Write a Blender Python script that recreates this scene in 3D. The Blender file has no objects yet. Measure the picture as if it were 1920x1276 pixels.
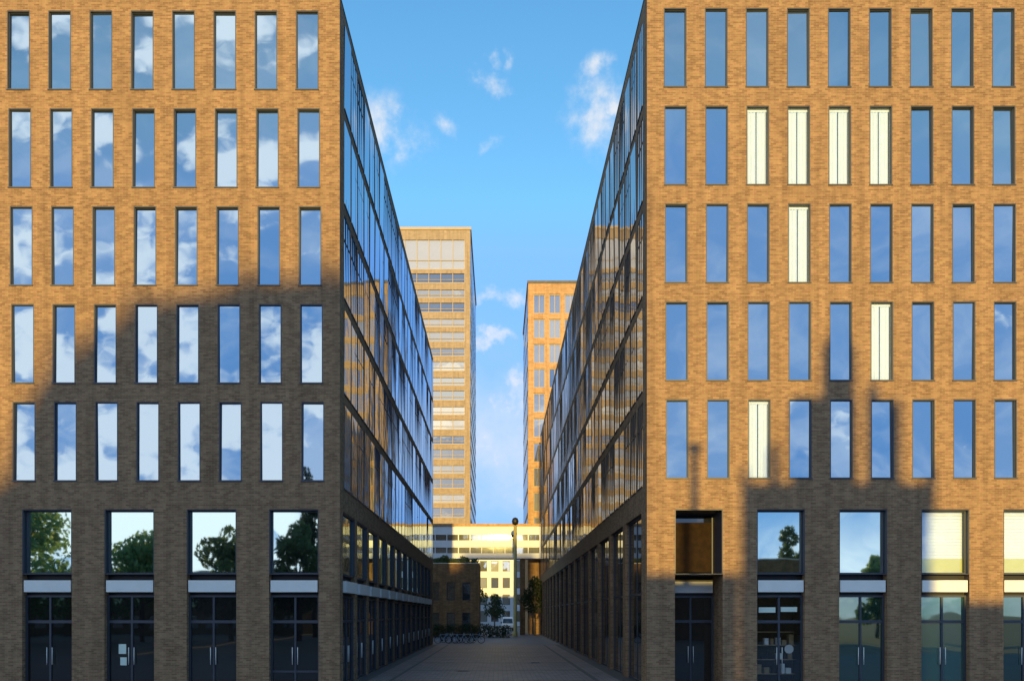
import bpy, math, random
from mathutils import Vector, Matrix, Euler
random.seed(7)
R = math.radians
scene = bpy.context.scene
C = scene.collection

# ------------------------------------------------------------------ frame of reference
# facade plane is y = 0, 50 photo pixels per metre there, eye level at photo row 1150
EYE = 2.76
D = 30.0
def fx(px, k=1.0): return (px - 934.0) * k / 50.0
def fz(py, k=1.0): return EYE + (1150.0 - py) * k / 50.0
SX, TE = 0.0, 0.105          # sun: sideways drift and tangent of elevation

# ------------------------------------------------------------------ materials
def mat(name, col=(.5,.5,.5), rough=.7, metal=0.0, spec=None):
    m = bpy.data.materials.new(name); m.use_nodes = True
    b = m.node_tree.nodes['Principled BSDF']
    b.inputs['Base Color'].default_value = (*col, 1)
    b.inputs['Roughness'].default_value = rough
    b.inputs['Metallic'].default_value = metal
    if spec is not None: b.inputs['Specular IOR Level'].default_value = spec
    return m

def N(nt, t, **kw):
    n = nt.nodes.new(t)
    for k, v in kw.items(): setattr(n, k, v)
    return n

def wall_vec(nt):
    """u = x + y runs along any axis-aligned wall, v = height"""
    g = N(nt, 'ShaderNodeNewGeometry')
    s = N(nt, 'ShaderNodeSeparateXYZ'); nt.links.new(g.outputs['Position'], s.inputs[0])
    a = N(nt, 'ShaderNodeMath', operation='ADD')
    nt.links.new(s.outputs[0], a.inputs[0]); nt.links.new(s.outputs[1], a.inputs[1])
    c = N(nt, 'ShaderNodeCombineXYZ')
    nt.links.new(a.outputs[0], c.inputs[0]); nt.links.new(s.outputs[2], c.inputs[1])
    return c.outputs[0], g.outputs['Position']

def brick_mat(name, c1, c2, mortar, bw=.215, bh=.066, vary=.22):
    m = mat(name, c1, .85, spec=.15); nt = m.node_tree; b = nt.nodes['Principled BSDF']
    vec, pos = wall_vec(nt)
    br = N(nt, 'ShaderNodeTexBrick'); br.offset = .5
    nt.links.new(vec, br.inputs['Vector'])
    br.inputs['Color1'].default_value = (*c1, 1); br.inputs['Color2'].default_value = (*c2, 1)
    br.inputs['Mortar'].default_value = (*mortar, 1)
    br.inputs['Scale'].default_value = 1.0
    br.inputs['Mortar Size'].default_value = .006
    br.inputs['Brick Width'].default_value = bw; br.inputs['Row Height'].default_value = bh
    # bigger drifts of tone: delivery lots of brick and weathering
    n1 = N(nt, 'ShaderNodeTexNoise'); n1.inputs['Scale'].default_value = 1.7; n1.inputs['Detail'].default_value = 6; n1.inputs['Roughness'].default_value = .7
    nt.links.new(pos, n1.inputs['Vector'])
    mr = N(nt, 'ShaderNodeMapRange'); nt.links.new(n1.outputs['Fac'], mr.inputs['Value'])
    mr.inputs['From Min'].default_value = .3; mr.inputs['From Max'].default_value = .7
    mr.inputs['To Min'].default_value = 1 - vary; mr.inputs['To Max'].default_value = 1 + vary
    mx = N(nt, 'ShaderNodeMix', data_type='RGBA', blend_type='MULTIPLY'); mx.inputs[0].default_value = 1
    nt.links.new(br.outputs['Color'], mx.inputs[6]); nt.links.new(mr.outputs[0], mx.inputs[7])
    mp = N(nt, 'ShaderNodeMapping'); mp.inputs['Scale'].default_value = (3.2, .16, 1); nt.links.new(vec, mp.inputs['Vector'])
    n3 = N(nt, 'ShaderNodeTexNoise'); n3.inputs['Scale'].default_value = 1; n3.inputs['Detail'].default_value = 5; nt.links.new(mp.outputs[0], n3.inputs['Vector'])
    m3 = N(nt, 'ShaderNodeMapRange'); nt.links.new(n3.outputs['Fac'], m3.inputs['Value'])
    m3.inputs['From Min'].default_value = .3; m3.inputs['From Max'].default_value = .62; m3.inputs['To Min'].default_value = .80; m3.inputs['To Max'].default_value = 1.05
    mx3 = N(nt, 'ShaderNodeMix', data_type='RGBA', blend_type='MULTIPLY'); mx3.inputs[0].default_value = 1
    nt.links.new(mx.outputs[2], mx3.inputs[6]); nt.links.new(m3.outputs[0], mx3.inputs[7]); mx = mx3
    # single odd bricks
    n2 = N(nt, 'ShaderNodeTexNoise'); n2.inputs['Scale'].default_value = 9; n2.inputs['Detail'].default_value = 3
    nt.links.new(pos, n2.inputs['Vector'])
    hs = N(nt, 'ShaderNodeHueSaturation')
    mh = N(nt, 'ShaderNodeMapRange'); nt.links.new(n2.outputs['Fac'], mh.inputs['Value'])
    mh.inputs['From Min'].default_value = .3; mh.inputs['From Max'].default_value = .7
    mh.inputs['To Min'].default_value = .482; mh.inputs['To Max'].default_value = .518
    nt.links.new(mh.outputs[0], hs.inputs['Hue']); nt.links.new(mx.outputs[2], hs.inputs['Color'])
    nt.links.new(hs.outputs[0], b.inputs['Base Color'])
    bp = N(nt, 'ShaderNodeBump'); bp.inputs['Strength'].default_value = .5; bp.inputs['Distance'].default_value = .01
    inv = N(nt, 'ShaderNodeMath', operation='SUBTRACT'); inv.inputs[0].default_value = 1
    nt.links.new(br.outputs['Fac'], inv.inputs[1]); nt.links.new(inv.outputs[0], bp.inputs['Height'])
    nt.links.new(bp.outputs[0], b.inputs['Normal'])
    return m

def noisy(name, c1, c2, scale=3.0, rough=.8, bump=.2, metal=0, spec=None):
    m = mat(name, c1, rough, metal, spec); nt = m.node_tree; b = nt.nodes['Principled BSDF']
    g = N(nt, 'ShaderNodeNewGeometry')
    n = N(nt, 'ShaderNodeTexNoise'); n.inputs['Scale'].default_value = scale; n.inputs['Detail'].default_value = 6
    n.inputs['Roughness'].default_value = .65
    nt.links.new(g.outputs['Position'], n.inputs['Vector'])
    mr = N(nt, 'ShaderNodeMapRange'); nt.links.new(n.outputs['Fac'], mr.inputs['Value'])
    mr.inputs['From Min'].default_value = .32; mr.inputs['From Max'].default_value = .68
    mx = N(nt, 'ShaderNodeMix', data_type='RGBA')
    mx.inputs[6].default_value = (*c1, 1); mx.inputs[7].default_value = (*c2, 1)
    nt.links.new(mr.outputs[0], mx.inputs[0]); nt.links.new(mx.outputs[2], b.inputs['Base Color'])
    if bump:
        bp = N(nt, 'ShaderNodeBump'); bp.inputs['Strength'].default_value = bump; bp.inputs['Distance'].default_value = .02
        nt.links.new(n.outputs['Fac'], bp.inputs['Height']); nt.links.new(bp.outputs[0], b.inputs['Normal'])
    return m

def glass_mat(name, base=(.012,.016,.02), tint=(.8,.92,1), refl=.38, clear=False, wob=.03, ior=1.55):
    m = bpy.data.materials.new(name); m.use_nodes = True; nt = m.node_tree; nt.nodes.clear()
    out = N(nt, 'ShaderNodeOutputMaterial')
    gl = N(nt, 'ShaderNodeBsdfGlossy'); gl.inputs['Color'].default_value = (*tint, 1); gl.inputs['Roughness'].default_value = .045 if 'alley' in name else .02
    g = N(nt, 'ShaderNodeNewGeometry')
    n = N(nt, 'ShaderNodeTexNoise'); n.inputs['Scale'].default_value = .9; n.inputs['Detail'].default_value = 1
    nt.links.new(g.outputs['Position'], n.inputs['Vector'])
    bp = N(nt, 'ShaderNodeBump'); bp.inputs['Strength'].default_value = wob; bp.inputs['Distance'].default_value = .1
    nt.links.new(n.outputs['Fac'], bp.inputs['Height']); nt.links.new(bp.outputs[0], gl.inputs['Normal'])
    if clear:
        lo = N(nt, 'ShaderNodeBsdfTransparent'); lo.inputs['Color'].default_value = (.985,.99,.98,1)
    else:
        lo = N(nt, 'ShaderNodeBsdfDiffuse')
        oi = N(nt, 'ShaderNodeObjectInfo')
        mr = N(nt, 'ShaderNodeMapRange'); nt.links.new(oi.outputs['Random'], mr.inputs['Value'])
        mr.inputs['To Min'].default_value = .6; mr.inputs['To Max'].default_value = 4.5
        mx = N(nt, 'ShaderNodeMix', data_type='RGBA', blend_type='MULTIPLY'); mx.inputs[0].default_value = 1
        mx.inputs[6].default_value = (*base, 1); nt.links.new(mr.outputs[0], mx.inputs[7])
        nt.links.new(mx.outputs[2], lo.inputs['Color'])
    fr = N(nt, 'ShaderNodeFresnel'); fr.inputs['IOR'].default_value = ior
    mu = N(nt, 'ShaderNodeMath', operation='MULTIPLY_ADD', use_clamp=True)
    mu.inputs[1].default_value = 1 - refl; mu.inputs[2].default_value = refl
    nt.links.new(fr.outputs[0], mu.inputs[0])
    ms = N(nt, 'ShaderNodeMixShader')
    nt.links.new(mu.outputs[0], ms.inputs[0]); nt.links.new(lo.outputs[0], ms.inputs[1]); nt.links.new(gl.outputs[0], ms.inputs[2])
    nt.links.new(ms.outputs[0], out.inputs['Surface'])
    return m

def paving_mat(name, c1, c2, mortar, bw, bh, ms):
    m = mat(name, c1, .6, spec=.3); nt = m.node_tree; b = nt.nodes['Principled BSDF']
    g = N(nt, 'ShaderNodeNewGeometry')
    br = N(nt, 'ShaderNodeTexBrick'); nt.links.new(g.outputs['Position'], br.inputs['Vector'])
    br.inputs['Color1'].default_value = (*c1, 1); br.inputs['Color2'].default_value = (*c2, 1); br.inputs['Mortar'].default_value = (*mortar, 1)
    br.inputs['Scale'].default_value = 1; br.inputs['Brick Width'].default_value = bw; br.inputs['Row Height'].default_value = bh; br.inputs['Mortar Size'].default_value = ms
    n = N(nt, 'ShaderNodeTexNoise'); n.inputs['Scale'].default_value = .5; n.inputs['Detail'].default_value = 7; n.inputs['Roughness'].default_value = .7
    nt.links.new(g.outputs['Position'], n.inputs['Vector'])
    mr = N(nt, 'ShaderNodeMapRange'); nt.links.new(n.outputs['Fac'], mr.inputs['Value'])
    mr.inputs['From Min'].default_value = .3; mr.inputs['From Max'].default_value = .7; mr.inputs['To Min'].default_value = .68; mr.inputs['To Max'].default_value = 1.25
    mx = N(nt, 'ShaderNodeMix', data_type='RGBA', blend_type='MULTIPLY'); mx.inputs[0].default_value = 1
    nt.links.new(br.outputs['Color'], mx.inputs[6]); nt.links.new(mr.outputs[0], mx.inputs[7]); nt.links.new(mx.outputs[2], b.inputs['Base Color'])
    mr2 = N(nt, 'ShaderNodeMapRange'); nt.links.new(n.outputs['Fac'], mr2.inputs['Value'])
    mr2.inputs['To Min'].default_value = .45; mr2.inputs['To Max'].default_value = .8; nt.links.new(mr2.outputs[0], b.inputs['Roughness'])
    return m

M = {}
M['brick'] = brick_mat('brick', (.31,.192,.105), (.178,.102,.056), (.30,.215,.145), vary=.13)
M['brick_far'] = brick_mat('brick_far', (.46,.29,.16), (.38,.22,.11), (.4,.28,.18), .6, .2, .1)
M['brick_brown'] = brick_mat('brick_brown', (.26,.15,.075), (.20,.11,.05), (.2,.15,.1), .4, .12)
M['stone'] = noisy('stone', (.60,.52,.42), (.70,.62,.52), 1.5, .75, .1)
M['cream'] = noisy('cream_render', (.68,.69,.72), (.74,.75,.78), .8, .8, .05)
M['frame'] = mat('frame_metal', (.05,.056,.075), .5, .2)
M['panel'] = noisy('panel', (.66,.66,.64), (.72,.72,.70), 2, .5, 0)
M['dark'] = mat('dark_metal', (.018,.018,.02), .5, .4)
M['wood'] = noisy('wood_panel', (.030,.018,.011), (.016,.011,.008), 4, .9, .1, 0, .05)
M['roof'] = noisy('roof_felt', (.09,.09,.09), (.14,.13,.12), 2, .9, .1)
M['glass'] = glass_mat('window_glass', refl=.44)
M['glass_side'] = glass_mat('alley_glass', (.012,.016,.022), (.72,.86,1), .40, wob=.09)
M['glass_right'] = glass_mat('alley_glass', (.016,.015,.016), (.80,.79,.80), .42, wob=.09)
M['bronze'] = mat('bronze_metal', (.10,.085,.075), .6, .2, .2)
M['glass_shop'] = glass_mat('shop_glass', (.004,.005,.005), (.85,1,.95), .58)
M['glass_teal'] = glass_mat('teal_glass', (.008,.021,.019), (.75,1,.95), .17)
M['glass_dark'] = glass_mat('door_glass', (.004,.004,.004), (.9,.95,1), .05, wob=.02)
M['glass_clear'] = glass_mat('clear_glass', clear=True, refl=.06, ior=1.3)
M['glass_tower'] = glass_mat('tower_glass', (.10,.10,.09), (.9,.96,1), .38)
M['glass_pale'] = glass_mat('pale_tower_glass', (.085,.085,.085), (.95,.96,.95), .24)
M['glass_warm'] = glass_mat('warm_tower_glass', (.06,.06,.055), (.92,.96,1), .3)
M['trim'] = noisy('tower_trim', (.36,.29,.21), (.42,.34,.25), .7, .8, .05)
M['brick_tan'] = brick_mat('brick_tan', (.34,.265,.20), (.29,.22,.16), (.33,.27,.22), .6, .2, .1)
M['blind'] = noisy('blind_fabric', (.56,.66,.88), (.61,.71,.92), 5, .85, 0)
M['goods'] = noisy('goods', (.22,.12,.05), (.34,.24,.10), 9, .6, 0)
M['film'] = mat('green_film', (.42,.45,.12), .6)
M['paper'] = mat('paper', (.62,.72,.64), .7)
M['white'] = mat('white_paint', (.72,.73,.74), .4)
M['rubber'] = mat('rubber', (.015,.015,.016), .8)
M['bike_blue'] = mat('bike_paint', (.24,.40,.55), .35, .2)
M['bike_grey'] = mat('bike_grey', (.45,.50,.55), .35, .3)
M['lamp_glass'] = mat('lantern_glass', (.05,.045,.04), .3)
M['mast'] = mat('mast_paint', (.36,.29,.10), .5)
def leaf_mat(name, c1, c2):
    m = noisy(name, c1, c2, 1.3, .6, 0); nt = m.node_tree; b = nt.nodes['Principled BSDF']
    src = b.inputs['Base Color'].links[0].from_socket
    t = N(nt, 'ShaderNodeBsdfTranslucent'); nt.links.new(src, t.inputs['Color'])
    ms = N(nt, 'ShaderNodeMixShader'); ms.inputs[0].default_value = .5
    nt.links.new(b.outputs[0], ms.inputs[1]); nt.links.new(t.outputs[0], ms.inputs[2])
    nt.links.new(ms.outputs[0], nt.nodes['Material Output'].inputs['Surface']); return m
M['leaf'] = leaf_mat('leaf', (.075,.12,.045), (.13,.18,.07))
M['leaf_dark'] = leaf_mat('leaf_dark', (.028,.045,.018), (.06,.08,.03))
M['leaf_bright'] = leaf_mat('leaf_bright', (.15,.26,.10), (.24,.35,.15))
M['bark'] = noisy('bark', (.08,.06,.045), (.13,.10,.08), 6, .9, .3)
M['alley'] = paving_mat('alley_paving', (.255,.205,.19), (.165,.14,.135), (.07,.062,.06), .42, .28, .016)
M['square'] = paving_mat('square_paving', (.13,.15,.185), (.10,.12,.15), (.07,.075,.085), .6, .3, .012)
M['gutter'] = paving_mat('gutter_stone', (.085,.085,.085), (.065,.065,.066), (.04,.04,.04), .4, .2, .008)
M['ground'] = noisy('ground', (.16,.15,.14), (.22,.20,.18), .4, .9, .1)

# ------------------------------------------------------------------ mesh helper
class MB:
    def __init__(s): s.v = []; s.f = []; s.m = []; s.sm = []
    def quad(s, a, b, c, d, mi=0, sm=False):
        i = len(s.v); s.v += [tuple(a), tuple(b), tuple(c), tuple(d)]; s.f.append((i, i+1, i+2, i+3)); s.m.append(mi); s.sm.append(sm)
    def poly(s, pts, mi=0):
        i = len(s.v); s.v += [tuple(p) for p in pts]; s.f.append(tuple(range(i, i+len(pts)))); s.m.append(mi); s.sm.append(False)
    def box(s, x0, x1, y0, y1, z0, z1, mi=0):
        i = len(s.v)
        s.v += [(x0,y0,z0),(x1,y0,z0),(x1,y1,z0),(x0,y1,z0),(x0,y0,z1),(x1,y0,z1),(x1,y1,z1),(x0,y1,z1)]
        for f in ((0,3,2,1),(4,5,6,7),(0,1,5,4),(1,2,6,5),(2,3,7,6),(3,0,4,7)):
            s.f.append(tuple(i+k for k in f)); s.m.append(mi); s.sm.append(False)
    def tube(s, p, q, r0, r1=None, n=10, mi=0, cap=True):
        r1 = r0 if r1 is None else r1
        p, q = Vector(p), Vector(q); d = (q-p).normalized()
        a = d.orthogonal().normalized(); b = d.cross(a)
        i = len(s.v)
        for c, r in ((p, r0), (q, r1)):
            for k in range(n):
                t = 2*math.pi*k/n; s.v.append(tuple(c + a*r*math.cos(t) + b*r*math.sin(t)))
        for k in range(n):
            s.f.append((i+k, i+(k+1)%n, i+n+(k+1)%n, i+n+k)); s.m.append(mi); s.sm.append(True)
        if cap:
            s.f.append(tuple(i+k for k in reversed(range(n)))); s.m.append(mi); s.sm.append(False)
            s.f.append(tuple(i+n+k for k in range(n))); s.m.append(mi); s.sm.append(False)
    def lathe(s, prof, n=14, mi=0, cx=0, cy=0):
        i = len(s.v)
        for r, z in prof:
            for k in range(n):
                t = 2*math.pi*k/n; s.v.append((cx + r*math.cos(t), cy + r*math.sin(t), z))
        for j in range(len(prof)-1):
            for k in range(n):
                s.f.append((i+j*n+k, i+j*n+(k+1)%n, i+(j+1)*n+(k+1)%n, i+(j+1)*n+k)); s.m.append(mi); s.sm.append(True)
    def torus(s, c, Rr, r, n=20, k=6, mi=0):
        """ring in the XZ plane"""
        i = len(s.v)
        for a in range(n):
            t = 2*math.pi*a/n
            for b in range(k):
                u = 2*math.pi*b/k
                s.v.append((c[0]+(Rr+r*math.cos(u))*math.cos(t), c[1]+r*math.sin(u), c[2]+(Rr+r*math.cos(u))*math.sin(t)))
        for a in range(n):
            for b in range(k):
                s.f.append((i+a*k+b, i+((a+1)%n)*k+b, i+((a+1)%n)*k+(b+1)%k, i+a*k+(b+1)%k)); s.m.append(mi); s.sm.append(True)
    def xform(s, mtx, start=0):
        for j in range(start, len(s.v)): s.v[j] = tuple(mtx @ Vector(s.v[j]))
    def mesh(s, name, mats, base=(0,0,0)):
        me = bpy.data.meshes.new(name)
        bx, by, bz = base
        me.from_pydata([(x-bx, y-by, z-bz) for x, y, z in s.v], [], s.f)
        for m in mats: me.materials.append(m)
        me.polygons.foreach_set('material_index', s.m)
        me.polygons.foreach_set('use_smooth', s.sm)
        me.update(); return me
    def build(s, name, mats, parent=None, base=(0,0,0)):
        if not isinstance(mats, (list, tuple)): mats = [mats]
        return link(name, s.mesh(name, mats, base), parent)

def link(name, data, parent=None, loc=(0,0,0), rot=(0,0,0)):
    o = bpy.data.objects.new(name, data); C.objects.link(o)
    if parent: o.parent = parent
    o.location = loc; o.rotation_euler = rot
    return o
def tag(o, label, cat, group=None, kind=None):
    o['label'] = label; o['category'] = cat
    if group: o['group'] = group
    if kind: o['kind'] = kind
    return o
def thing(name, label, cat, loc=(0,0,0), rz=0, group=None):
    o = link(name, None, None, loc, (0,0,rz)); return tag(o, label, cat, group)
def struct(name, mb, m, label=None):
    o = mb.build(name, m); o['kind'] = 'structure'; return o
def copy_tree(o, parent=None):
    c = o.copy(); C.objects.link(c)
    if parent: c.parent = parent
    for ch in list(o.children): copy_tree(ch, c)
    return c

# ------------------------------------------------------------------ the ground
g = MB(); g.quad((-1500,-1500,0),(1500,-1500,0),(1500,2500,0),(-1500,2500,0)); struct('ground', g, M['ground'])
XL, XR = fx(637), fx(1213)      # the two alley walls
YL, YR = 43.0, 75.5             # their far ends
g = MB(); g.quad((-70,-24,.004),(70,-24,.004),(70,-1.2,.004),(-70,-1.2,.004)); struct('pavement', g, M['square'])
g = MB(); g.quad((XL+.55,-1.2,.008),(XR-.55,-1.2,.008),(XR-.55,41.5,.008),(XL+.55,41.5,.008)); struct('alley_paving', g, M['alley'])
g = MB()
g.quad((XL-.3,-1.2,.004),(XL+.55,-1.2,.004),(XL+.55,41.5,.004),(XL-.3,41.5,.004))
g.quad((XR-.55,-1.2,.004),(XR+.3,-1.2,.004),(XR+.3,41.5,.004),(XR-.55,41.5,.004))
struct('gutter', g, M['gutter'])
g = MB()
for xx in (XL+1.5, XR-1.5): g.quad((xx-.09,-1.2,.0125),(xx+.09,-1.2,.0125),(xx+.09,41.4,.0125),(xx-.09,41.4,.0125))
for yy in range(3, 41, 6): g.quad((XL+1.6,yy,.0125),(XR-1.6,yy,.0125),(XR-1.6,yy+.3,.0125),(XL+1.6,yy+.3,.0125))
struct('paving_bands', g, M['gutter'])
for x, y, lab in ((-1.7,8.5,'round iron manhole cover in the alley paving, left of centre'),(2.1,15.0,'round iron manhole cover further up the alley on the right')):
    g = MB(); g.lathe([(0,.022),(.30,.022),(.33,.018),(.36,.02),(.37,.012)],24)
    for i in range(-2,3): g.box(-.22,.22,i*.09-.015,i*.09+.015,.0225,.028)
    g.xform(Matrix.Translation((x,y,0))); o = g.build('manhole_cover', M['dark'], None, (x,y,0)); o.location = (x,y,0); tag(o, lab, 'manhole cover')
g = MB(); g.quad((-60,41.5,.006),(40,41.5,.006),(40,100,.006),(-60,100,.006)); struct('square', g, M['square'])

# ------------------------------------------------------------------ windows
def ring(mb, w, h, t, d0, d1, mi=0):
    mb.box(-w/2, -w/2+t, d0, d1, 0, h, mi); mb.box(w/2-t, w/2, d0, d1, 0, h, mi)
    mb.box(-w/2+t, w/2-t, d0+.002, d1-.002, 0, t, mi); mb.box(-w/2+t, w/2-t, d0+.002, d1-.002, h-t, h, mi)

WW, WH = .85, 2.96
def fins(mb, w, h, depth, proud):
    for x in (-w/6, w/6): mb.box(x-.022, x+.022, depth-.025-proud, depth+.02, .033, h-.045)
    for xa, xb in ((-w/2+.04,-w/6-.023),(-w/6+.023,w/6-.023),(w/6+.023,w/2-.04)): mb.box(xa, xb, depth-.0255, depth+.021, h*.7, h*.7+.045)
def window_meshes(w, h, depth, tag_):
    f = MB(); e = .003
    if depth > .1:
        ring(f, w-2*e, h-2*e, .03, .004, depth-.06); ring(f, w-2*e-.002, h-2*e-.002, .042, depth-.06, depth+.02)
    else: ring(f, w-2*e, h-2*e, .032, depth-.026, depth+.03); fins(f, w, h, depth, .010 if w < 1.3 else .002)
    p = MB(); p.box(-w/2+.05, w/2-.05, -.006, .006, .05, h-.05)
    s = MB(); s.box(-w/2-.02, w/2+.02, -.035, max(depth-.07, -.002), -.03, .012)
    return f.mesh('window', [M['frame']]), p.mesh('pane', [M['glass']]), s.mesh('sill', [M['frame']])
FD = .13
WF = window_meshes(WW, WH, FD, 'front')
SWW, SH, DZ = 1.38, 3.28, .16
WS = window_meshes(SWW, SH, .03, 'side')
SWR = 1.20
WR = window_meshes(SWR, SH, .03, 'side')
for q, g_ in ((WS[1],'glass_side'), (WR[1],'glass_right')): q.materials.clear(); q.materials.append(M[g_])
WR[0].materials.clear(); WR[0].materials.append(M['bronze'])
pc = WF[1].copy(); pc.materials.clear(); pc.materials.append(M['glass_clear'])
bl = MB()
for half in (-1, 1):
    a0, a1 = (-WW/2+.055, -.018) if half < 0 else (.018, WW/2-.055)
    n = 6
    for i in range(n):
        xa, xb = a0+(a1-a0)*i/n, a0+(a1-a0)*(i+1)/n
        ya, yb = (.0, .05) if i % 2 else (.05, .0)
        bl.quad((xa,ya,.05),(xb,yb,.05),(xb,yb,WH-.05),(xa,ya,WH-.05))
bl.box(-WW/2+.05, WW/2-.05, .0, .04, WH-.14, WH-.055)
BLIND = bl.mesh('blind', [M['blind']])

def window(parent, base, pos, rz, meshes, depth, blind=False, label=None, tilt=.011):
    o = link('window', meshes[0], parent, Vector(pos)-Vector(base), (0,0,rz))
    rt = (random.uniform(-tilt,tilt), 0, random.uniform(-tilt,tilt))
    link('pane', pc if blind else meshes[1], o, (0, depth-.02, 0), rt if not blind else (0,0,0))
    link('sill', meshes[2], o)
    if blind: link('blind', BLIND, o, (0, depth+.03, 0))
    if label: o['label'] = label
    return o

def window_into(mb, pos, rz, w, h, depth):
    """the same window, gathered into the mass of those too far or too many to single out"""
    st = len(mb.v); e = .003
    
    if depth > .1: ring(mb, w-2*e, h-2*e, .03, .004, depth-.06, 0); ring(mb, w-2*e-.002, h-2*e-.002, .042, depth-.06, depth+.02, 0)
    else: ring(mb, w-2*e, h-2*e, .032, depth-.026, depth+.03); fins(mb, w, h, depth, .010 if w < 1.3 else .002)
    s2 = len(mb.v); mb.box(-w/2+.05, w/2-.05, depth-.026, depth-.014, .05, h-.05, 1)
    mb.xform(Matrix.Translation((0,depth,0)) @ Euler((random.uniform(-.009,.009),0,random.uniform(-.009,.009))).to_matrix().to_4x4() @ Matrix.Translation((0,-depth,0)), s2)
    mb.xform(Matrix.Translation(pos) @ Matrix.Rotation(rz, 4, 'Z'), st)

def wall(mb, P, u0, u1, strips, depth):
    """strips: (z0, z1, [(a, b), ...] openings). P(u, z, d) maps wall coordinates to space"""
    for za, zb, holes in strips:
        holes = sorted(h for h in holes if h[1] > u0 and h[0] < u1)
        u = u0
        for a, b in holes:
            mb.quad(P(u,za,0), P(a,za,0), P(a,zb,0), P(u,zb,0)); u = b
            mb.quad(P(a,za,0), P(a,za,depth), P(a,zb,depth), P(a,zb,0))
            mb.quad(P(b,za,0), P(b,za,depth), P(b,zb,depth), P(b,zb,0))
            mb.quad(P(a,za,0), P(b,za,0), P(b,za,depth), P(a,za,depth))
            mb.quad(P(a,zb,0), P(b,zb,0), P(b,zb,depth), P(a,zb,depth))
        mb.quad(P(u,za,0), P(u1,za,0), P(u1,zb,0), P(u,zb,0))

def strips_from(rows, openings, top, op_top):
    """rows: list of (z0, z1, holes) from the top down; openings on the ground floor"""
    out = [(0, op_top, openings)]; z = op_top
    for z0, z1, h in sorted(rows):
        out.append((z, z0, [])); out.append((z0, z1, h)); z = z1
    out.append((z, top, []))
    return out

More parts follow.
